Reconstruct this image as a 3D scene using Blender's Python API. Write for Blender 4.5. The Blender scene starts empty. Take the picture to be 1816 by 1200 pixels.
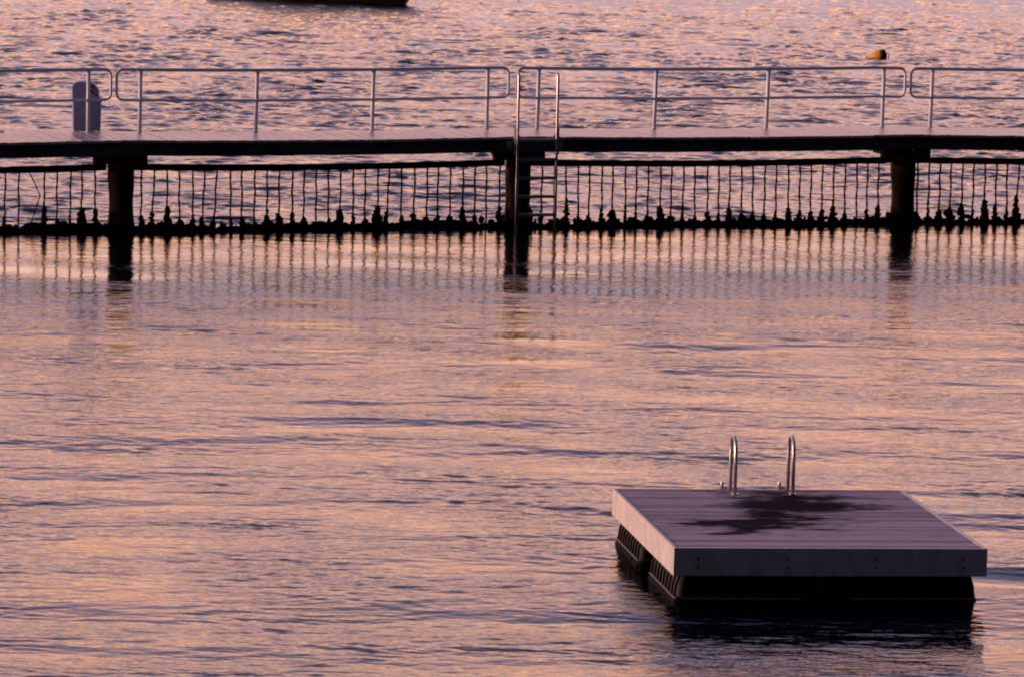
import bpy, bmesh, math, random
import numpy as np
from mathutils import Vector, Matrix
random.seed(7); rng = np.random.default_rng(11)
R = math.radians
S = bpy.context.scene
COL = S.collection

# ------------------------------------------------------------------ camera
PITCH, ROLL, CAM_H = 0.1243, 0.021, 7.3407
cam = bpy.data.cameras.new("camera"); cam.sensor_width = 36.0; cam.lens = 148.67
cam.clip_start = 0.5; cam.clip_end = 20000
co = bpy.data.objects.new("camera", cam); COL.objects.link(co)
fw = Vector((0, math.cos(PITCH), -math.sin(PITCH))); up0 = Vector((0, math.sin(PITCH), math.cos(PITCH))); x0 = Vector((1, 0, 0))
xr = x0 * math.cos(ROLL) + up0 * math.sin(ROLL); ur = -x0 * math.sin(ROLL) + up0 * math.cos(ROLL)
M = Matrix((xr, ur, -fw)).transposed().to_4x4(); M.translation = (0, 0, CAM_H)
co.matrix_world = M
S.camera = co

# ------------------------------------------------------------------ sky and sun
SUN_AZ_LEFT = R(93)      # measured from straight ahead towards the left
SUN_EL = R(5)
w = bpy.data.worlds.new("World"); S.world = w; w.use_nodes = True
nt = w.node_tree; nt.nodes.clear()
def N(t, **k):
    n = nt.nodes.new(t)
    for a, b in k.items(): setattr(n, a, b)
    return n
out = N("ShaderNodeOutputWorld"); bg = N("ShaderNodeBackground")
tc = N("ShaderNodeTexCoord"); sep = N("ShaderNodeSeparateXYZ")
nt.links.new(tc.outputs["Generated"], sep.inputs[0])
def ramp(stops):
    r = N("ShaderNodeValToRGB"); r.color_ramp.interpolation = 'LINEAR'
    el = r.color_ramp.elements
    while len(el) > 1: el.remove(el[-1])
    el[0].position = stops[0][0]; el[0].color = (*stops[0][1], 1)
    for p, c in stops[1:]:
        e = el.new(p); e.color = (*c, 1)
    nt.links.new(sep.outputs["Z"], r.inputs[0]); return r
# dusk sky: peach-pink glow low towards the sunset, violet-blue overhead, dim behind
glow = ramp([(0.0, (.24, .22, .33)), (.07, (.29, .26, .37)), (.105, (.72, .46, .41)), (.132, (1.45, .73, .41)), (.158, (1.27, .61, .35)), (.195, (1.06, .51, .335)), (.23, (.88, .46, .40)), (.285, (.56, .385, .50)),
             (.36, (.38, .31, .46)), (.46, (.25, .235, .40)), (.62, (.13, .14, .27)), (1.0, (.085, .095, .19))])
dim = ramp([(0.0, (.002, .0015, .002)), (.12, (.003, .0025, .004)), (.3, (.005, .0045, .008)), (.62, (.010, .009, .018)), (.85, (.05, .056, .11)), (1.0, (.085, .095, .19))])
dot = N("ShaderNodeVectorMath", operation='DOT_PRODUCT'); dot.inputs[1].default_value = (-.45, .89, 0)
nt.links.new(tc.outputs["Generated"], dot.inputs[0])
mr = N("ShaderNodeMapRange", interpolation_type='SMOOTHSTEP'); mr.inputs[1].default_value = .18; mr.inputs[2].default_value = .68
nt.links.new(dot.outputs["Value"], mr.inputs[0])
mix = N("ShaderNodeMix", data_type='RGBA'); nt.links.new(mr.outputs[0], mix.inputs["Factor"])
nt.links.new(dim.outputs[0], mix.inputs["A"]); nt.links.new(glow.outputs[0], mix.inputs["B"])
gain = N("ShaderNodeVectorMath", operation='SCALE'); gain.inputs["Scale"].default_value = 1.95
nt.links.new(mix.outputs["Result"], gain.inputs[0])
sky = N("ShaderNodeTexSky", sky_type='NISHITA'); sky.sun_disc = False
sky.sun_elevation = R(1.5); sky.sun_rotation = -SUN_AZ_LEFT; sky.dust_density = 2.0
sk = N("ShaderNodeVectorMath", operation='SCALE'); sk.inputs["Scale"].default_value = 0.008
nt.links.new(sky.outputs[0], sk.inputs[0])
add = N("ShaderNodeVectorMath", operation='ADD')
nt.links.new(gain.outputs[0], add.inputs[0]); nt.links.new(sk.outputs[0], add.inputs[1])
nt.links.new(add.outputs[0], bg.inputs["Color"]); bg.inputs["Strength"].default_value = 1.0
nt.links.new(bg.outputs[0], out.inputs[0])

sd = bpy.data.lights.new("sun", 'SUN'); sd.energy = 3.4; sd.angle = R(12); sd.color = (1.0, .64, .50)
so = bpy.data.objects.new("sun", sd); COL.objects.link(so)
dvec = Vector((-math.sin(SUN_AZ_LEFT) * math.cos(SUN_EL), math.cos(SUN_AZ_LEFT) * math.cos(SUN_EL), math.sin(SUN_EL)))
so.rotation_euler = dvec.to_track_quat('Z', 'Y').to_euler()

S.view_settings.view_transform = 'Standard'; S.view_settings.look = 'None'
S.view_settings.exposure = 0.0; S.view_settings.gamma = 1.0
S.render.engine = 'CYCLES'; S.cycles.filter_width = 2.0

# ------------------------------------------------------------------ materials
def mat(name, base, rough=.6, metal=0.0, spec=.5, vary=.25, scale=8.0, stretch=(1, 1, 1), bump=0.0, tint=None):
    m = bpy.data.materials.new(name); m.use_nodes = True
    t = m.node_tree; b = t.nodes["Principled BSDF"]
    b.inputs["Roughness"].default_value = rough; b.inputs["Metallic"].default_value = metal
    b.inputs["Specular IOR Level"].default_value = spec
    c = t.nodes.new("ShaderNodeTexCoord"); mp = t.nodes.new("ShaderNodeMapping"); mp.inputs["Scale"].default_value = stretch
    no = t.nodes.new("ShaderNodeTexNoise"); no.inputs["Scale"].default_value = scale; no.inputs["Detail"].default_value = 6; no.inputs["Roughness"].default_value = .65
    t.links.new(c.outputs["Object"], mp.inputs[0]); t.links.new(mp.outputs[0], no.inputs["Vector"])
    r = t.nodes.new("ShaderNodeValToRGB"); e = r.color_ramp.elements
    tint = tint or base
    e[0].position = .3; e[0].color = (*[max(0, x * (1 - vary)) for x in base], 1)
    e[1].position = .7; e[1].color = (*[min(1, x * (1 + vary)) for x in tint], 1)
    t.links.new(no.outputs["Fac"], r.inputs[0]); t.links.new(r.outputs[0], b.inputs["Base Color"])
    if bump:
        bp = t.nodes.new("ShaderNodeBump"); bp.inputs["Strength"].default_value = .6; bp.inputs["Distance"].default_value = bump
        t.links.new(no.outputs["Fac"], bp.inputs["Height"]); t.links.new(bp.outputs[0], b.inputs["Normal"])
    return m
MAT = dict(
    board=mat("weathered_board", (.55, .44, .41), .34, scale=3, stretch=(6, 1, 4), vary=.35, bump=.003, spec=.6),
    timber=mat("tarred_timber", (.030, .022, .018), .9, scale=4, stretch=(1, 1, 6), vary=.5, bump=.006, spec=.1),
    fascia=mat("wet_girder", (.030, .024, .024), .85, scale=.8, stretch=(1, 1, 1.5), vary=.5, tint=(.10, .085, .10), bump=.004, spec=.1),
    pile=mat("jarrah_pile", (.035, .018, .011), .85, scale=10, stretch=(2, 2, .35), vary=.6, bump=.01, spec=.15),
    rope=mat("weedy_rope", (.018, .014, .012), .95, scale=40, vary=.4, spec=.05),
    mussel=mat("mussel_crust", (.008, .007, .007), .9, scale=40, vary=.6, bump=.01, spec=.08),
    paint=mat("white_paint", (.82, .82, .90), .38, scale=14, vary=.08),
    steel=mat("stainless_tube", (.62, .56, .54), .34, metal=.9, scale=30, vary=.12),
    galv=mat("galvanised_plate", (.30, .27, .29), .5, metal=.3, scale=18, vary=.25),
    bin=mat("grey_bin_plastic", (.27, .28, .48), .5, scale=12, vary=.12),
    dark=mat("dark_sticker", (.02, .017, .025), .5, scale=12, vary=.2),
    pale=mat("pale_sticker", (.55, .5, .52), .5, scale=12, vary=.1),
    skirt=mat("white_aluminium_panel", (.60, .52, .48), .5, scale=7, vary=.24, stretch=(1, 1, .5), bump=.002),
    trim=mat("edge_trim", (.42, .37, .38), .4, scale=9, vary=.15),
    pont=mat("black_pontoon_plastic", (.010, .009, .009), .6, scale=9, vary=.3, spec=.2),
    rib=mat("scuffed_rib_plastic", (.095, .072, .064), .6, scale=20, vary=.3, spec=.3),
    under=mat("raft_underside", (.012, .010, .010), .9, scale=9, vary=.3, spec=.05),
    buoy=mat("yellow_buoy_plastic", (.98, .38, .02), .45, scale=14, vary=.18),
    black=mat("black_rubber", (.012, .010, .010), .6, scale=14, vary=.3, spec=.2),
    hull=mat("dark_hull_paint", (.016, .011, .011), .45, scale=2, vary=.3, spec=.2),
    boatwhite=mat("boat_gelcoat", (.6, .58, .58), .3, scale=2, vary=.06),
    antifoul=mat("red_antifoul", (.10, .025, .015), .7, scale=3, vary=.3, spec=.1),
    glass=mat("boat_window", (.01, .012, .015), .08, scale=2, vary=.1),
)

def tide_mark(m, z0, z1, dry):
    t = m.node_tree; b = t.nodes["Principled BSDF"]; src = b.inputs["Base Color"].links[0].from_socket
    g = t.nodes.new("ShaderNodeNewGeometry"); sp = t.nodes.new("ShaderNodeSeparateXYZ"); t.links.new(g.outputs["Position"], sp.inputs[0])
    no = t.nodes.new("ShaderNodeTexNoise"); no.inputs["Scale"].default_value = 6; no.inputs["Detail"].default_value = 5
    ad = t.nodes.new("ShaderNodeMath"); ad.operation = 'MULTIPLY_ADD'; ad.inputs[1].default_value = .45; t.links.new(no.outputs["Fac"], ad.inputs[0]); t.links.new(sp.outputs["Z"], ad.inputs[2])
    mr_ = t.nodes.new("ShaderNodeMapRange"); mr_.inputs[1].default_value = z0 + .22; mr_.inputs[2].default_value = z1 + .22; t.links.new(ad.outputs[0], mr_.inputs[0])
    mx_ = t.nodes.new("ShaderNodeMix"); mx_.data_type = 'RGBA'; mx_.inputs["B"].default_value = (*dry, 1)
    t.links.new(mr_.outputs[0], mx_.inputs["Factor"]); t.links.new(src, mx_.inputs["A"]); t.links.new(mx_.outputs["Result"], b.inputs["Base Color"])
tide_mark(MAT["pile"], .95, 1.25, (.20, .085, .03))
# ------------------------------------------------------------------ mesh helpers
class MB:
    def __init__(s): s.v = []; s.f = []; s.smooth = []
    def add(s, vs, fs, smooth=False):
        o = len(s.v); s.v += [tuple(p) for p in vs]
        for f in fs: s.f.append(tuple(i + o for i in f)); s.smooth.append(smooth)
    def box(s, lo, hi, rot=None, ctr=None):
        vs = [Vector((x, y, z)) for z in (lo[2], hi[2]) for y in (lo[1], hi[1]) for x in (lo[0], hi[0])]
        if rot is not None:
            c = Vector(ctr) if ctr is not None else Vector((0, 0, 0)); vs = [c + rot @ (p - c) for p in vs]
        s.add(vs, [(0, 2, 3, 1), (4, 5, 7, 6), (0, 1, 5, 4), (2, 6, 7, 3), (0, 4, 6, 2), (1, 3, 7, 5)])
    def tube(s, pts, r, seg=10, cap=True):
        pts = [Vector(p) for p in pts]; n = len(pts)
        rs = r if isinstance(r, (list, tuple)) else [r] * n
        t0 = (pts[1] - pts[0]).normalized()
        a = Vector((0, 0, 1)) if abs(t0.z) < .9 else Vector((1, 0, 0))
        u = t0.cross(a).normalized(); vs = []
        for i in range(n):
            t = (pts[min(i + 1, n - 1)] - pts[max(i - 1, 0)]).normalized()
            u = (u - t * u.dot(t)).normalized(); v = t.cross(u)
            for k in range(seg):
                q = 2 * math.pi * k / seg; vs.append(pts[i] + (u * math.cos(q) + v * math.sin(q)) * rs[i])
        fs = [(i * seg + k, i * seg + (k + 1) % seg, (i + 1) * seg + (k + 1) % seg, (i + 1) * seg + k) for i in range(n - 1) for k in range(seg)]
        s.add(vs, fs, True)
        if cap:
            o = len(s.v) - len(vs)
            s.f.append(tuple(o + k for k in range(seg))[::-1]); s.smooth.append(False)
            s.f.append(tuple(o + (n - 1) * seg + k for k in range(seg))); s.smooth.append(False)
    def loft(s, rings, smooth=True, cap=True, closed=True):
        m = len(rings[0]); vs = [p for r in rings for p in r]; fs = []
        for i in range(len(rings) - 1):
            for k in range(m if closed else m - 1):
                fs.append((i * m + k, i * m + (k + 1) % m, (i + 1) * m + (k + 1) % m, (i + 1) * m + k))
        s.add(vs, fs, smooth)
        if cap:
            o = len(s.v) - len(vs)
            s.f.append(tuple(o + k for k in range(m))[::-1]); s.smooth.append(False)
            s.f.append(tuple(o + (len(rings) - 1) * m + k for k in range(m))); s.smooth.append(False)
    def blob(s, c, r, sub=2, rough=.3, seed=0, freq=3.0):
        bm = bmesh.new(); bmesh.ops.create_icosphere(bm, subdivisions=sub, radius=1.0)
        g = random.Random(seed); ph = [(Vector((g.uniform(-1, 1), g.uniform(-1, 1), g.uniform(-1, 1))) * freq, g.uniform(0, 6.28)) for _ in range(9)]
        vs = []
        for v in bm.verts:
            d = sum(math.sin(v.co.dot(k) * 1.8 + p) for k, p in ph) / 5.0
            q = v.co * (1 + rough * d + g.uniform(-.5, .5) * rough)
            vs.append(Vector(c) + Vector((q.x * r[0], q.y * r[1], q.z * r[2])))
        fs = [tuple(v.index for v in f.verts) for f in bm.faces]; bm.free(); s.add(vs, fs, False)
    def build(s, name, m, parent=None, loc=None, bevel=0):
        me = bpy.data.meshes.new(name); me.from_pydata(s.v, [], s.f)
        for p, q in zip(me.polygons, s.smooth): p.use_smooth = q
        bm = bmesh.new(); bm.from_mesh(me); bmesh.ops.recalc_face_normals(bm, faces=bm.faces); bm.to_mesh(me); bm.free()
        me.materials.append(MAT[m] if isinstance(m, str) else m)
        o = bpy.data.objects.new(name, me); COL.objects.link(o)
        if parent is not None: o.parent = parent
        if loc is not None: o.location = loc
        if bevel:
            b = o.modifiers.new("bevel", 'BEVEL'); b.width = bevel; b.segments = 2; b.limit_method = 'ANGLE'
        return o
def thing(name, label, cat, loc=(0, 0, 0), rz=0, group=None):
    o = bpy.data.objects.new(name, None); COL.objects.link(o); o.empty_display_size = .3
    o.location = loc; o.rotation_euler = (0, 0, rz); o["label"] = label; o["category"] = cat
    if group: o["group"] = group
    return o
def copy_part(o, parent, loc=None):
    c = o.copy(); COL.objects.link(c); c.parent = parent
    if loc is not None: c.location = loc
    return c
def fillet(pts, r, seg=6):
    pts = [Vector(p) for p in pts]; outp = [pts[0]]
    for i in range(1, len(pts) - 1):
        a = (pts[i - 1] - pts[i]).normalized(); b = (pts[i + 1] - pts[i]).normalized()
        p, q = pts[i] + a * r, pts[i] + b * r
        for k in range(seg + 1):
            t = k / seg; outp.append(p * (1 - t) ** 2 + pts[i] * 2 * t * (1 - t) + q * t * t)
    outp.append(pts[-1]); return outp

# ------------------------------------------------------------------ jetty frame: s runs along it, w runs across it away from the camera
P0 = Vector((-6.7655, 71.9243, 0)); EX = Vector((.95301, .30294, 0)); EN = Vector((-.30294, .95301, 0)); PANG = math.atan2(EX.y, EX.x)
PX = [-7.23, 0.04, 7.18, 14.52, 21.75]      # pile positions along s
PZ = [1.585, 1.632, 1.673, 1.685, 1.655]    # deck level at the piles
def bay(s):
    for k in range(4):
        if s <= PX[k + 1]: break
    return k, (s - PX[k]) / (PX[k + 1] - PX[k])
def dz(s):
    k, t = bay(s); z = PZ[k] * (1 - t) + PZ[k + 1] * t
    return z - .030 * 4 * max(0, t * (1 - t))

# ------------------------------------------------------------------ water: one displaced sheet out to the horizon
def smooth(a, b, x):
    t = np.clip((x - a) / (b - a), 0, 1); return t * t * (3 - 2 * t)
def make_water():
    near, far = 31.0, 270.0
    ys = [near]
    while ys[-1] < far:
        y = ys[-1]; ys.append(y + max(.024, y * y / (4229 * CAM_H) * (.45 if y < 70 else .28)))
    ys = [-9000, -2000, -500, -120, -40, 0, 14, 24, 28.5, 30] + ys + [275, 285, 305, 340, 390, 460, 650, 1100, 2200, 5000, 14000]
    y = np.array(ys); nd = 780
    u = np.linspace(-1, 1, nd)
    half = np.clip(np.abs(y), 31, 270) * .135 + 5.0
    xin = u[None, :] * half[:, None]
    ext = np.array([1.15, 1.5, 2.5, 6, 20, 120, 600])
    lo = -half[:, None] * ext[::-1][None, :]; hi = half[:, None] * ext[None, :]
    X = np.concatenate([lo, xin, hi], 1); Y = np.repeat(y[:, None], X.shape[1], 1)
    # patches and zones
    w_ = (X - P0.x) * EN.x + (Y - P0.y) * EN.y
    def lowfreq(n, lx, ly, seed):
        g = np.random.default_rng(seed); a = np.zeros_like(X)
        for _ in range(n):
            kx = g.normal() * 2 * math.pi / lx; ky = g.normal() * 2 * math.pi / ly
            a += np.sin(kx * X + ky * Y + g.uniform(0, 6.28))
        return a / math.sqrt(n / 2)
    gust = lowfreq(14, 9, 7, 3); gust2 = lowfreq(14, 5, 3.0, 5)
    beyond = smooth(-.5, 2.5, w_)
    lee = smooth(-13, -5.5, w_) * (1 - beyond)
    near_ = (1 - beyond) * (1 - lee)
    inner = smooth(near + .2, near + 2, Y) * (1 - smooth(far - 30, far, Y)) * (1 - smooth(1.0, 1.12, np.abs(X) / half[:, None]))
    dyr = np.gradient(y)[:, None]
    dxr = (2 * half / nd)[:, None]
    g = np.random.default_rng(21)
    Z = np.zeros_like(X)
    wx = X + .25 * lowfreq(10, 4, 3, 8); wy = Y + .16 * lowfreq(10, 7, 4, 9)
    comps = []
    for _ in range(26): comps.append((math.exp(g.uniform(math.log(1.3), math.log(3.6))), g.normal() * .07 + .02, 'swell'))
    for lam_, an_ in ((1.55, .015), (1.9, -.03), (2.3, .02), (2.75, .045)): comps.append((lam_, an_, 'long'))
    for _ in range(46): comps.append((math.exp(g.uniform(math.log(.22), math.log(.85))), g.normal() * .24 - .06, 'ripple'))
    for _ in range(70): comps.append((math.exp(g.uniform(math.log(.30), math.log(.85))), g.normal() * .65 + .1, 'chop'))
    for i_ in range(44): comps.append((math.exp(g.uniform(math.log(.11), math.log(.36))), g.normal() * .28 + (.42 if i_ % 2 else -.38), 'fine'))
    rows = np.arange(len(y))
    for lam, ang, kind in comps:
        kx = 2 * math.pi / lam * math.sin(ang); ky = 2 * math.pi / lam * math.cos(ang)
        k = math.hypot(kx, ky)
        if kind == 'long': amp = .0175 / k * near_ * (1 + .5 * gust)
        elif kind == 'swell': amp = .0063 / k * (near_ * (1 + .35 * gust) + lee * .22)
        elif kind == 'ripple': amp = .0082 / k * (near_ * (.85 + .28 * gust2) + lee * (.34 + .14 * gust2) + .2 * beyond)
        elif kind == 'fine': amp = .0108 / k * (near_ * (.85 + .35 * gust2) + lee * .42)
        else: amp = .0270 / k * beyond * (1 + .22 * gust2 + .15 * gust) * (1 + .8 * smooth(80, 150, Y))
        lim = smooth(2.2, 4.5, (lam / max(math.cos(ang), .3)) / dyr) * smooth(2.2, 4.5, lam / max(abs(math.sin(ang)), .05) / dxr)
        sel = rows[lim[:, 0] > 0]
        if len(sel) == 0: continue
        Z[sel] += np.maximum(amp[sel], 0) * lim[sel] * np.sin(kx * wx[sel] + ky * wy[sel] + g.uniform(0, 6.28))
    Z *= inner
    nr, nc = X.shape
    me = bpy.data.meshes.new("water"); me.vertices.add(nr * nc)
    me.vertices.foreach_set("co", np.stack([X, Y, Z], -1).astype(np.float32).ravel())
    idx = np.arange(nr * nc).reshape(nr, nc)
    q = np.stack([idx[:-1, :-1], idx[:-1, 1:], idx[1:, 1:], idx[1:, :-1]], -1).reshape(-1, 4)
    me.loops.add(q.size); me.loops.foreach_set("vertex_index", q.ravel().astype(np.int32))
    me.polygons.add(len(q)); me.polygons.foreach_set("loop_start", (np.arange(len(q)) * 4).astype(np.int32))
    me.polygons.foreach_set("use_smooth", np.ones(len(q), bool))
    me.update(calc_edges=True)
    at = me.attributes.new("chop", 'FLOAT', 'POINT')
    chop = beyond * (1.7 + .3 * gust2) + near_ * (.76 + .2 * gust2) + lee * (.50 + .14 * gust2)
    at.data.foreach_set("value", np.clip(chop, .05, 2).astype(np.float32).ravel())
    m = bpy.data.materials.new("sea_water"); m.use_nodes = True; t = m.node_tree
    b = t.nodes["Principled BSDF"]; b.inputs["Base Color"].default_value = (.0015, .0028, .006, 1)
    b.inputs["Roughness"].default_value = .06; b.inputs["IOR"].default_value = 1.34
    geo = t.nodes.new("ShaderNodeNewGeometry")
    def noise(sx, sy, sc, det):
        mp = t.nodes.new("ShaderNodeMapping"); mp.inputs["Scale"].default_value = (sx, sy, 1)
        n = t.nodes.new("ShaderNodeTexNoise"); n.inputs["Scale"].default_value = sc; n.inputs["Detail"].default_value = det; n.inputs["Roughness"].default_value = .55
        t.links.new(geo.outputs["Position"], mp.inputs[0]); t.links.new(mp.outputs[0], n.inputs["Vector"]); return n
    n1 = noise(.65, 1.7, 5.5, 3); n2 = noise(.7, 1.5, 2.2, 3)
    a = t.nodes.new("ShaderNodeAttribute"); a.attribute_name = "chop"
    b1 = t.nodes.new("ShaderNodeBump"); b1.inputs["Distance"].default_value = .016; b1.inputs["Strength"].default_value = 1
    b2 = t.nodes.new("ShaderNodeBump"); b2.inputs["Distance"].default_value = .030
    t.links.new(a.outputs["Fac"], b1.inputs["Strength"]); t.links.new(a.outputs["Fac"], b2.inputs["Strength"])
    t.links.new(n1.outputs["Fac"], b1.inputs["Height"]); t.links.new(n2.outputs["Fac"], b2.inputs["Height"])
    t.links.new(b2.outputs[0], b1.inputs["Normal"]); t.links.new(b1.outputs[0], b.inputs["Normal"])
    me.materials.append(m)
    o = bpy.data.objects.new("water", me); COL.objects.link(o); o["kind"] = "structure"
    return o
make_water()

# ------------------------------------------------------------------ jetty
jet = thing("jetty", "long weathered timber jetty on thick round piles crossing the water", "jetty", P0, PANG)
b = MB(); s = -7.2
while s < 21.7:
    wd = random.uniform(.134, .142); z = dz(s + wd / 2) + random.uniform(-.004, .004)
    f0 = -.25 + random.uniform(-.022, .022); back = 1.69 + random.uniform(-.012, .012)
    if -1.6 < s < .18: back += .66
    b.box((s, f0, z - .045), (s + wd - random.choice((.007, .008, .010, .012, .022)), back, z)); s += wd
deck = b.build("deck", "board", jet)
def beam_part(name, m, w0, w1, ztop, zbot, ext=(-7.2, 21.7), jit=0):
    mb = MB(); ss = np.linspace(ext[0], ext[1], 90); rings = []
    for q in ss:
        z = dz(q); j = random.uniform(-jit, jit)
        rings.append([(q, w0, z + zbot + j), (q, w1, z + zbot + j), (q, w1, z + ztop), (q, w0, z + ztop)])
    mb.loft(rings, smooth=False); return mb.build(name, m, jet)
beam_part("girder", "fascia", -.19, -.02, -.050, -.272, jit=.004)
beam_part("girder", "fascia", .75, .90, -.050, -.262)
beam_part("girder", "fascia", 1.50, 1.64, -.050, -.262)
pm = MB(); seg = 28; rings = []
for i in range(26):
    z = -2.2 + i * (3.55 / 25)
    rr = .215 + .012 * math.sin(i * .9) + (.02 if z < .1 else 0)
    rings.append([((rr + .012 * math.sin(5 * a_ + i * .35) + random.uniform(-.004, .004)) * math.cos(a_), (rr + .010 * math.sin(4 * a_ + i * .5)) * math.sin(a_), z) for a_ in [2 * math.pi * k / seg for k in range(seg)]])
pm.loft(rings); pile0 = None
for k in range(5):
    zc = PZ[k]
    if pile0 is None: p = pile0 = pm.build("pile", "pile", jet, (PX[k] + .06, .30, 0))
    else: p = copy_part(pile0, jet, (PX[k] + .06, .30, 0)); p.rotation_euler.z = random.uniform(0, 6)
    mb = MB(); mb.box((PX[k] - .15, .10, zc - .45), (PX[k] + .15, 1.25, zc - .275)); mb.build("headstock", "timber", jet, bevel=.01)
    mb = MB(); mb.box((PX[k] - .47, -.02, zc - .44), (PX[k] - .17, .14, zc - .274)); mb.build("corbel", "pile", jet, bevel=.012)
    mb = MB(); mb.box((PX[k] + .16, -.02, zc - .45), (PX[k] + .46, .14, zc - .274)); mb.build("corbel", "pile", jet, bevel=.012)
    mb = MB(); mb.loft([[((.228 + .01 * math.sin(5 * a_ + z * 9)) * math.cos(a_) + PX[k], .228 * math.sin(a_) + .30, z) for a_ in [2 * math.pi * q / 24 for q in range(24)]] for z in (-.3, -.1, .05, .12, .15)])
    for j in range(26):
        a_ = random.uniform(0, 6.28); mb.blob((PX[k] + .225 * math.cos(a_), .30 + .225 * math.sin(a_), random.uniform(-.12, .20)), (.045, .045, .06), 1, .35, j + 100 * k)
    mb.build("mussel_crust", "mussel", jet)

# ------------------------------------------------------------------ swimming nets hung under the jetty
net_labels = ["weedy hanging net left of the first pile with a broken bent rope",
              "weedy hanging net between the left pile and the ladder pile",
              "weedy hanging net between the ladder and the right pile",
              "weedy hanging net right of the rightmost pile, running out of frame"]
GW = .30
for k in range(4):
    net = thing("shark_net", net_labels[k], "net", P0, PANG, "nets hanging under the jetty")
    a0, a1 = PX[k] + .22, PX[k + 1] - .22
    mb = MB(); n_ = 40; pts = []; rs = []
    for i in range(n_ + 1):
        t = i / n_; q = a0 - .02 + (a1 - a0 + .04) * t; z = PZ[k] * (1 - t) + PZ[k + 1] * t - .505 - .04 * 4 * t * (1 - t)
        pts.append((q, GW, z)); rs.append(.060 + random.uniform(-.004, .004))
    mb.tube(pts, rs, 10); mb.build("beam", "timber", net)
    # crust of mussels along the waterline
    mb = MB(); q = a0; j = 0
    while q < a1:
        r = random.uniform(.06, .15) * (1.2, 1.1, .9, .7)[k]
        mb.blob((q, GW + random.uniform(-.05, .05), random.uniform(-.05, .0)), (r * 1.35, .09, random.uniform(.10, .175) * (1 + .25 * math.sin(q * 1.9 + k) * math.sin(q * .83)) * (1.1, 1.0, .9, .7)[k]), 2, .22, j * 7 + k); q += r * .55; j += 1
        if random.random() < .35: mb.blob((q, GW + random.uniform(-.04, .04), random.uniform(.06, .14)), (random.uniform(.03, .07), .05, random.uniform(.03, .07)), 1, .5, j * 13 + k)
    mb.tube([(a0, GW, -.06), ((a0 + a1) / 2, GW, -.06), (a1, GW, -.06)], .09, 8)
    mb.build("mussel_band", "mussel", net)
    sx = {0: -.31 - .2225 * 30, 1: .47, 2: 7.47, 3: 14.88}[k]; nr = 31
    i = 0
    while True:
        q = sx + i * .2215; i += 1
        if q > a1 - .04: break
        if q < a0 + .03: continue
        q += random.uniform(-.014, .014)
        t = (q - PX[k]) / (PX[k + 1] - PX[k]); zt = PZ[k] * (1 - t) + PZ[k + 1] * t - .53 - .04 * 4 * t * (1 - t)
        lean = random.gauss(0, .012) - (.05 if random.random() < .10 else 0)
        mb = MB(); pts = []; rs = []; nn = 26; ph = random.uniform(0, 6)
        broken = (k == 0 and abs(q + 1.40) < .12)
        for m_ in range(nn):
            tt = m_ / (nn - 1); z = zt - (zt + .12) * tt
            dx = lean * tt + .006 * math.sin(tt * 14 + ph) + random.uniform(-.004, .004)
            if broken: dx = (.20 * tt / .35 if tt < .35 else .20 - .25 * (tt - .35) / .65) - .04
            pts.append((q + dx, GW + .003 * math.sin(tt * 9 + ph), z)); rs.append((.009 if broken else .0145) + .006 * (m_ % 3 == 0) + random.uniform(-.0015, .002))
        mb.tube(pts, rs, 6); rope = mb.build("rope", "rope", net)
        if broken: continue
        skip = random.random() < .06; h = random.uniform(.17, .33) if random.random() < .8 else random.uniform(.33, .44); mb = MB(); xb = q + lean
        z = .02; j = 0
        wmax = random.choice([.045, .06, .07, .08, .095, .11])
        while z < h:
            f = z / h; r = wmax * (1.1 - .62 * f) * random.uniform(.75, 1.2)
            mb.blob((xb - lean * z + random.uniform(-.014, .014), GW + random.uniform(-.01, .01), z), (r, r, r * 1.15), 1, .35, random.randint(0, 99999)); z += r * .75
            if random.random() < .5: mb.blob((xb + random.choice((-1, 1)) * r * random.uniform(.5, .9), GW + random.uniform(-.03, .03), z - r * .6), (r * .55, r * .5, r * .6), 1, .45, random.randint(0, 99999))
        if random.random() < .35:
            hh = h + random.uniform(.04, .12); mb.tube([(xb, GW, h * .6), (xb, GW, hh)], .014, 6); mb.blob((xb, GW, hh), (.026, .026, .045), 1, .4, random.randint(0, 99999))
        if not skip: mb.build("mussel_clump", "mussel", rope)

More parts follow.
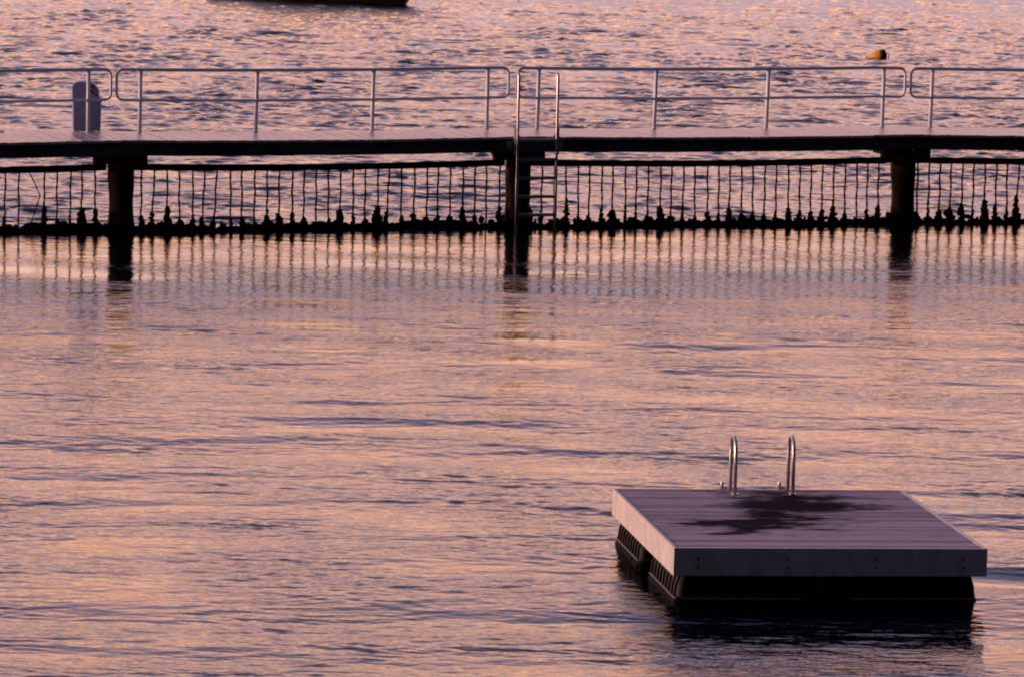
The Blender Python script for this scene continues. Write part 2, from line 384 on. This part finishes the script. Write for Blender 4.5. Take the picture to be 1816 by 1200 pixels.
# ------------------------------------------------------------------ railings
RW = 1.60
rail_spec = [
    (-7.15, .195, [-6.5, -4.4, -2.3, -.205], "white tube railing at far left, in front of the litter bin"),
    (.295, 7.444, [.708, 2.793, 4.918, 7.048], "white tube railing between the litter bin and the ladder"),
    (7.603, 15.113, [7.996, 10.223, 12.395, 14.682], "white tube railing right of the ladder, below the yellow buoy"),
    (15.225, 21.7, [15.638, 17.75, 19.8, 21.3], "white tube railing at far right, running out of frame"),
]
postm = MB(); postm.tube([(0, 0, 0), (0, 0, .5), (0, 0, 1.055)], .035, 12)
postm.tube([(0, 0, .525), (0, 0, .585)], .042, 12); postm.tube([(0, 0, 1.03), (0, 0, 1.072)], .043, 12)
flm = MB(); flm.tube([(0, 0, 0.0), (0, 0, .012)], .050, 14)
postmesh = None
for a, e_, posts, lab in rail_spec:
    rl = thing("safety_railing", lab, "railing", P0, PANG, "white railings along the jetty")
    def rz(s_, h): return dz(min(max(s_, -7.2), 21.7)) + h
    top = [(q, RW, rz(q, 1.085)) for q in np.linspace(a + .0, e_, 14)]
    mid = [(q, RW, rz(q, .555)) for q in np.linspace(e_, a, 14)]
    mb = MB(); loop = fillet(top + mid + [top[0]], .10, 6)
    pts = [Vector(p) for p in top]; pm_ = [Vector(p) for p in mid]
    def corner(p, q, r_):   # rounded end from top rail down to mid rail
        return fillet([p, q, r_[0], r_[1]], .13, 7)
    full = [pts[i] for i in range(1, 13)] + fillet([pts[12], pts[13], pm_[0], pm_[1]], .13, 7)[1:-1] + [pm_[i] for i in range(1, 13)] + fillet([pm_[12], pm_[13], pts[0], pts[1]], .13, 7)[1:]
    mb.tube(full, [.030 if p.z > dz(min(max(p.x, -7.2), 21.7)) + 1.06 else .024 for p in full], 12, cap=False); mb.build("rail_frame", "paint", rl)
    for q in posts:
        if postmesh is None:
            p = postm.build("post", "paint", rl, (q, RW, dz(q))); f = flm.build("flange", "paint", p); postmesh = (p, f)
        else:
            p = copy_part(postmesh[0], rl, (q, RW, dz(q))); copy_part(postmesh[1], p)
        p.rotation_euler.y = random.uniform(.0, .022)

# ------------------------------------------------------------------ litter bin
BS = -.125; BWC = 2.10; bz = dz(BS)
ob = P0 + EX * BS + EN * BWC; ob.z = bz
bn = thing("litter_bin", "grey litter bin with domed hood standing behind the left railing", "bin", ob, PANG - R(14))
def rrect(hx, hy, r, z, n_=4):
    o = []
    for cx, cy, a_ in ((hx - r, hy - r, 0), (-hx + r, hy - r, 90), (-hx + r, -hy + r, 180), (hx - r, -hy + r, 270)):
        for i in range(n_ + 1):
            t = R(a_ + 90 * i / n_); o.append((cx + r * math.cos(t), cy + r * math.sin(t), z))
    return o
mb = MB(); mb.loft([rrect(.226, .19, .03, .0), rrect(.240, .20, .03, .03), rrect(.248, .205, .03, .49), rrect(.248, .205, .03, .50)], smooth=False); mb.build("body", "bin", bn)
mb = MB(); mb.loft([rrect(.266, .225, .035, .497), rrect(.272, .23, .035, .515), rrect(.272, .23, .035, .55), rrect(.258, .22, .035, .565)], smooth=False); mb.build("rim", "bin", bn)
prof = [(-.250, .562), (-.252, .75), (-.24, .79), (-.215, .82), (-.17, .843), (-.12, .85), (-.02, .85), (.06, .828), (.13, .778), (.18, .705), (.215, .62), (.232, .562)]
mb = MB(); mb.loft([[(x, y, z) for x, z in prof] for y in (-.20, -.19, .19, .20)], smooth=False); hd = mb.build("hood", "bin", bn, bevel=.012)
mb = MB(); arc = [(.045, .842), (.075, .822), (.135, .778), (.185, .705), (.205, .655)]
mb.loft([[(x, -.17, z), (x, .17, z), (x + .012, .17, z + .008), (x + .012, -.17, z + .008)] for x, z in arc], smooth=False); st = mb.build("sticker", "dark", hd)
mb = MB()
for x, z, y in ((.100, .822, -.10), (.100, .822, .02), (.172, .755, -.12), (.172, .755, -.02), (.208, .69, -.08)):
    mb.box((x - .012, y, z - .02), (x + .012, y + .055, z + .004), Matrix.Rotation(R(45), 3, 'Y'), (x, y, z))
mb.build("sticker_print", "pale", st)
# the sign's dark face also shows on the side turned to the camera
mb = MB(); mb.add([(.03, -.2035, .80), (.03, -.2035, .70), (.17, -.2035, .60), (.195, -.2035, .62), (.165, -.2035, .70), (.115, -.2035, .775), (.05, -.2035, .815),
                   (.03, -.19, .80), (.03, -.19, .70), (.17, -.19, .60), (.195, -.19, .62), (.165, -.19, .70), (.115, -.19, .775), (.05, -.19, .815)],
                  [(0, 1, 2, 3, 4, 5, 6), (7, 8, 9, 10, 11, 12, 13)[::-1]] + [(i, (i + 1) % 7, 7 + (i + 1) % 7, 7 + i) for i in range(7)])
st2 = mb.build("sticker", "dark", hd)
mb = MB()
for x, z in ((.055, .765), (.085, .735), (.125, .70), (.15, .665)):
    mb.box((x, -.2065, z - .012), (x + .028, -.2030, z + .010), Matrix.Rotation(R(35), 3, 'Y'), (x, -.2, z))
mb.build("sticker_print", "pale", st2)

# ------------------------------------------------------------------ swim ladder on the jetty
ol = P0 + EX * 7.36 + EN * -.40; ol.z = 0
ld = thing("swim_ladder", "tall steel swim ladder fixed to the jetty edge by the middle pile", "ladder", ol, PANG)
for sx in (-.36, .36):
    mb = MB(); mb.tube([(sx, 0, -.9), (sx, 0, .8), (sx, 0, 2.2), (sx, .0, 2.72), (sx, .012, 2.765), (sx, .04, 2.79), (sx, .075, 2.795)], [.024] * 6 + [.020], 12); mb.build("stile", "steel", ld)
    sg = 1 if sx > 0 else -1
    mb = MB(); mb.box((sx + sg * .028 - .018, .0, 1.36), (sx + sg * .028 + .018, .10, 1.83)); mb.build("sleeve", "galv", ld, bevel=.006)
    x0_, x1_ = sorted((sx + sg * .05, sx + sg * .165)); mb = MB(); mb.box((x0_, .13, 1.42), (x1_, .207, 1.585)); mb.box((x0_, .06, 1.45), (x0_ + .05, .14, 1.55)); mb.build("bracket", "galv", ld, bevel=.005)
    xa, xb_ = sorted((sx - sg * .025, sx - sg * .10))
    mb = MB(); mb.add([(sx - sg * .02, .03, 1.655), (sx - sg * .02, .03, 1.73), (sx - sg * .075, .03, 1.655), (sx - sg * .02, .045, 1.655), (sx - sg * .02, .045, 1.73), (sx - sg * .075, .045, 1.655)], [(0, 1, 2), (3, 5, 4), (0, 3, 4, 1), (1, 4, 5, 2), (2, 5, 3, 0)])
    mb.build("gusset", "galv", ld)
for i, z in enumerate((1.635, 1.30, .975, .65, .33, .0, -.33)):
    mb = MB(); mb.box((-.338, -.03, z - .05), (.338, -.022, z)); mb.box((-.338, -.022, z - .012), (.338, .075, z)); mb.build("tread", "galv", ld, bevel=.003)

# ------------------------------------------------------------------ swimming raft
RT = .146; RZ = .5513
orf = Vector((1.5453, 38.8141, 0))
raft = thing("swimming_raft", "square floating swim platform with pale side skirt and wet stained deck", "raft", orf, RT)
raft.rotation_euler = (0, R(.45), RT); raft.location.z = .012
W_, D_ = 3.0, 3.445
mb = MB(); y = .012
while y < D_ - .05:
    wd = .0855; mb.box((.045, y, RZ - .030), (W_ - .045, min(y + wd - .006, D_ - .012), RZ - .004 + random.uniform(-.0015, .0015))); y += wd
wood = bpy.data.materials.new("grey_deck_board"); wood.use_nodes = True
t = wood.node_tree; pb = t.nodes["Principled BSDF"]
tcn = t.nodes.new("ShaderNodeTexCoord")
def tn(typ, **k):
    n = t.nodes.new(typ)
    for a_, b_ in k.items(): setattr(n, a_, b_)
    return n
def nz(scale, stretch, det=5):
    mp = tn("ShaderNodeMapping"); mp.inputs["Scale"].default_value = stretch; n = tn("ShaderNodeTexNoise"); n.inputs["Scale"].default_value = scale; n.inputs["Detail"].default_value = det
    t.links.new(tcn.outputs["Object"], mp.inputs[0]); t.links.new(mp.outputs[0], n.inputs["Vector"]); return n
grain = nz(4, (1, 14, 1)); warp = nz(2.6, (1, 2.0, 1), 7)
sepn = tn("ShaderNodeSeparateXYZ"); t.links.new(tcn.outputs["Object"], sepn.inputs[0])
def math_(op, a_, b_=None):
    n = tn("ShaderNodeMath", operation=op)
    for i, q in enumerate((a_, b_)):
        if q is None: continue
        if isinstance(q, (int, float)): n.inputs[i].default_value = q
        else: t.links.new(q, n.inputs[i])
    return n.outputs[0]
tot = None
for cx, cy, rx, ry in ((1.75, 3.02, .75, .46), (1.95, 2.35, .72, .36), (1.45, 2.45, .42, .28), (1.30, 2.0, .26, .18), (1.45, 1.70, .55, .20), (.60, 1.36, .46, .17), (1.05, 1.45, .45, .17), (1.05, 1.15, .30, .10), (.62, .80, .26, .08), (1.55, 1.32, .34, .15), (.85, .95, .26, .14), (1.65, 1.05, .22, .08)):
    dx_ = math_('DIVIDE', math_('SUBTRACT', sepn.outputs["X"], cx), rx); dy_ = math_('DIVIDE', math_('SUBTRACT', sepn.outputs["Y"], cy), ry)
    d2 = math_('ADD', math_('MULTIPLY', dx_, dx_), math_('MULTIPLY', dy_, dy_)); gsn = math_('EXPONENT', math_('MULTIPLY', d2, -1.0))
    tot = gsn if tot is None else math_('ADD', tot, gsn)
streak = nz(1.6, (1, 26, 1), 4); fine = nz(7, (1, 4, 1), 6)
nsum = math_('ADD', math_('MULTIPLY', math_('SUBTRACT', warp.outputs["Fac"], .5), 2.0), math_('ADD', math_('MULTIPLY', math_('SUBTRACT', streak.outputs["Fac"], .5), 1.3), math_('MULTIPLY', math_('SUBTRACT', fine.outputs["Fac"], .5), 1.5)))
mask = math_('ADD', tot, nsum)
wet = tn("ShaderNodeMapRange", interpolation_type='SMOOTHSTEP'); wet.inputs[1].default_value = .16; wet.inputs[2].default_value = .95; t.links.new(mask, wet.inputs[0])
brd = tn("ShaderNodeTexWhiteNoise", noise_dimensions='1D'); t.links.new(math_('FLOOR', math_('DIVIDE', math_('SUBTRACT', sepn.outputs["Y"], .009), .0855)), brd.inputs["W"])
gsum = math_('ADD', math_('MULTIPLY', grain.outputs["Fac"], .45), math_('ADD', math_('MULTIPLY', brd.outputs["Value"], .25), math_('MULTIPLY', nz(2.4, (1, 45, 1), 6).outputs["Fac"], .42)))
r1 = tn("ShaderNodeValToRGB"); r1.color_ramp.elements[0].position = .34; r1.color_ramp.elements[0].color = (.27, .19, .22, 1); r1.color_ramp.elements[1].position = .76; r1.color_ramp.elements[1].color = (.74, .56, .62, 1)
t.links.new(gsum, r1.inputs[0])
mx = tn("ShaderNodeMix", data_type='RGBA'); mx.inputs["B"].default_value = (.045, .029, .040, 1); t.links.new(wet.outputs[0], mx.inputs["Factor"]); t.links.new(r1.outputs[0], mx.inputs["A"])
t.links.new(mx.outputs["Result"], pb.inputs["Base Color"]); t.links.new(math_("SUBTRACT", .16, math_("MULTIPLY", wet.outputs[0], .16)), pb.inputs["Specular IOR Level"])
t.links.new(math_('SUBTRACT', .82, math_('MULTIPLY', wet.outputs[0], .25)), pb.inputs["Roughness"])
MAT["raftwood"] = wood
mb.build("deck", "raftwood", raft)
SK = .265
def panel(name, lo, hi, m="skirt"):
    q = MB(); q.box(lo, hi); return q.build(name, m, raft, bevel=.004)
panel("skirt", (0, 0, RZ - SK), (W_, .035, RZ))
panel("skirt", (0, .036, RZ - SK), (.035, D_ - .036, RZ))
panel("skirt", (W_ - .035, .036, RZ - SK), (W_, D_ - .036, RZ))
panel("skirt", (0, D_ - .035, RZ - SK), (W_, D_, RZ))
for bx in (.235, 1.08, 1.926, 2.77):
    q = MB()
    for zz in (RZ - .10, RZ - .18): q.tube([(bx, -.006, zz), (bx, .004, zz)], .010, 10)
    q.build("bolt", "black", raft)
q = MB(); q.box((.04, .04, RZ - .20), (W_ - .04, D_ - .04, RZ - .036)); q.build("frame", "under", raft)
def pontoon(x0_, x1_, y0_, y1_):
    m_ = MB(); cx, cy = (x0_ + x1_) / 2, (y0_ + y1_) / 2; hx, hy = (x1_ - x0_) / 2, (y1_ - y0_) / 2
    def ring(ins, z): return [(cx + a_, cy + b_, z) for a_, b_, _ in rrect(hx - ins, hy - ins, .06, 0)]
    m_.loft([ring(.105, .35), ring(.075, .29), ring(.038, .18), ring(.028, .08), ring(.03, .05)], smooth=False)
    m_.loft([ring(.03, .053), ring(.04, -.03), ring(.07, -.16), ring(.12, -.28)], smooth=False)
    p = m_.build("pontoon", "pont", raft)
    f = MB(); f.loft([ring(.008, .050), ring(-.002, .060), ring(.008, .070)], smooth=False); r = f; prof_ = [(.090, .34), (.060, .29), (.020, .18), (.004, .062)]
    def rib(fn):
        for i in range(3):
            a_, b_ = prof_[i], prof_[i + 1]; r.add([fn(*a_, -1), fn(*a_, 1), fn(*b_, 1), fn(*b_, -1), fn(a_[0] + .035, a_[1], -1), fn(a_[0] + .035, a_[1], 1), fn(b_[0] + .035, b_[1], 1), fn(b_[0] + .035, b_[1], -1)],
                [(0, 1, 2, 3), (4, 7, 6, 5), (0, 3, 7, 4), (1, 5, 6, 2), (0, 4, 5, 1), (3, 2, 6, 7)])
    ny = 9
    for i in range(ny):
        yy = y0_ + .10 + (y1_ - y0_ - .2) * i / (ny - 1)
        for sd_ in (0, 1):
            rib(lambda ins, z, k, yy=yy, sd_=sd_: ((x0_ + ins) if sd_ == 0 else (x1_ - ins), yy + k * .0055, z))
    r.build("rib_frame", "rib", p)
    g_ = MB(); g_.loft([ring(.01, .05), ring(-.01, .02), ring(.0, -.06), ring(.03, -.10)], smooth=False)
    for i in range(46):
        side = random.randrange(4); tt = random.random()
        px_, py_ = [(x0_ + .03, y0_ + tt * 2 * hy), (x1_ - .03, y0_ + tt * 2 * hy), (x0_ + tt * 2 * hx, y0_ + .03), (x0_ + tt * 2 * hx, y1_ - .03)][side]
        rr = random.uniform(.025, .05); g_.blob((px_, py_, random.uniform(-.05, .03)), (rr, rr, rr), 1, .4, i)
    g_.build("weed", "mussel", p)
for xs in ((.025, 1.26), (1.70, 2.935)):
    for ys in ((.04, 1.45), (2.05, 3.36)): pontoon(xs[0], xs[1], ys[0], ys[1])

# grab-rail ladder on the raft's far edge
rl_ = thing("raft_ladder", "pair of hooped steel grab rails on the far edge of the swim raft", "ladder", orf, RT)
for hx in (1.20, 1.795):
    p = [(hx, 3.13, RZ - .02), (hx, 3.13, RZ + .41)]
    for i in range(1, 12):
        a_ = math.pi * i / 12; p.append((hx, 3.25 - .12 * math.cos(a_), RZ + .41 + .165 * math.sin(a_)))
    p += [(hx, 3.37, RZ + .41), (hx, 3.372, RZ + .03), (hx, 3.40, RZ + .012), (hx, 3.48, RZ + .008), (hx, 3.495, RZ - .04), (hx, 3.495, -.9)]
    mb = MB(); mb.tube(p, .0185, 12); h = mb.build("handrail", "steel", rl_)
    mb = MB(); mb.tube([(hx, 3.13, RZ - .004), (hx, 3.13, RZ + .010)], .038, 14); mb.tube([(hx - .035, 3.10, RZ + .01), (hx - .035, 3.10, RZ + .03)], .010, 8); mb.build("flange", "steel", h)
    mb = MB(); mb.box((hx - .085, 3.452, RZ - .05), (hx + .03, 3.475, RZ + .03)); mb.tube([(hx - .065, 3.47, RZ + .03), (hx - .065, 3.47, RZ + .075)], .018, 8); mb.build("clamp", "steel", h, bevel=.003)
for z in (.25, -.05, -.35, -.65):
    mb = MB(); mb.tube([(1.20, 3.495, z), (1.795, 3.495, z)], .018, 10); mb.build("rung", "steel", rl_)

# ------------------------------------------------------------------ mooring buoy
by = thing("mooring_buoy", "small yellow cone buoy with black base lying tilted on open water", "buoy", (11.05, 130.1, .055), R(-14))
def lathe_x(mb_, prof_, seg_=18):
    mb_.loft([[(x, r_ * math.cos(2 * math.pi * k / seg_), r_ * math.sin(2 * math.pi * k / seg_)) for k in range(seg_)] for x, r_ in prof_])
bb = MB(); lathe_x(bb, [(-.33, .045), (-.28, .06), (-.20, .10), (-.08, .165), (.02, .19), (.10, .195), (.16, .19)]); o1 = bb.build("cone", "buoy", by); o1.rotation_euler = (0, R(-9), 0)
bb = MB(); lathe_x(bb, [(.155, .185), (.16, .195), (.20, .19), (.25, .165), (.275, .11), (.28, .05)]); o2 = bb.build("base", "black", by); o2.rotation_euler = (0, R(-9), 0)
bb = MB(); bb.tube([(.27, 0, .06), (.33, 0, .12), (.36, 0, .07), (.345, 0, -.02), (.31, 0, -.06), (.33, 0, -.14)], .014, 8); bb.build("mooring_loop", "black", by)
bb = MB(); bb.tube([(-.36, 0, -.03), (-.32, 0, -.02)], .03, 8); bb.build("eye", "black", by)

# ------------------------------------------------------------------ moored boat, mostly above the frame
bt = thing("moored_boat", "dark hulled boat moored on open water at the top edge of the photo", "boat", (-7.85, 161.35, 0), R(-32))
def hull_ring(x):
    t_ = (x + 4.2) / 8.4; wv = 1.25 * (1 - max(0, (t_ - .45) / .55) ** 2.2) * (.86 + .14 * min(1, t_ / .4)); wv = max(wv, .015)
    dk = .75 + .35 * t_ ** 2; kx = 1.2 * max(0, (t_ - .6) / .4) ** 1.5
    o = []
    for f, z in ((0, -.35 + .3 * max(0, (t_ - .75) / .25) ** 2), (.62, -.18), (.86, .10), (.97, .45), (1.0, dk)):
        o.append((x + kx * max(0, z) / dk, -wv * f, z))
    o2_ = [(p[0], -p[1], p[2]) for p in o[1:]]
    return o[::-1] + o2_
hb = MB(); hb.loft([hull_ring(x) for x in np.linspace(-4.2, 4.15, 26)], smooth=False, closed=False, cap=True); hb.build("hull", "hull", bt)
hb = MB(); hb.loft([[(p[0], p[1] * 1.01, p[2]) for p in (hull_ring(x)[0], hull_ring(x)[-1])] + [(hull_ring(x)[-1][0], hull_ring(x)[-1][1] * 1.01, hull_ring(x)[-1][2] + .06), (hull_ring(x)[0][0], hull_ring(x)[0][1] * 1.01, hull_ring(x)[0][2] + .06)] for x in np.linspace(-4.2, 4.1, 26)], smooth=False); hb.build("deck", "boatwhite", bt)
hb = MB(); hb.loft([[(-2.2, sy * .8, .85) if False else (x, sy * hw, z) for sy, hw, z in ((-1, .85, .84), (1, .85, .84), (1, .7, 1.65), (-1, .7, 1.65))] for x in (-2.3, -2.2, .6, 1.3)], smooth=False); cb = hb.build("cabin", "boatwhite", bt, bevel=.05)
for sy in (-1, 1):
    hb = MB(); hb.box((-1.9, sy * .80 - .035, 1.15), (.3, sy * .80 + .035, 1.48)); hb.build("window", "glass", cb)
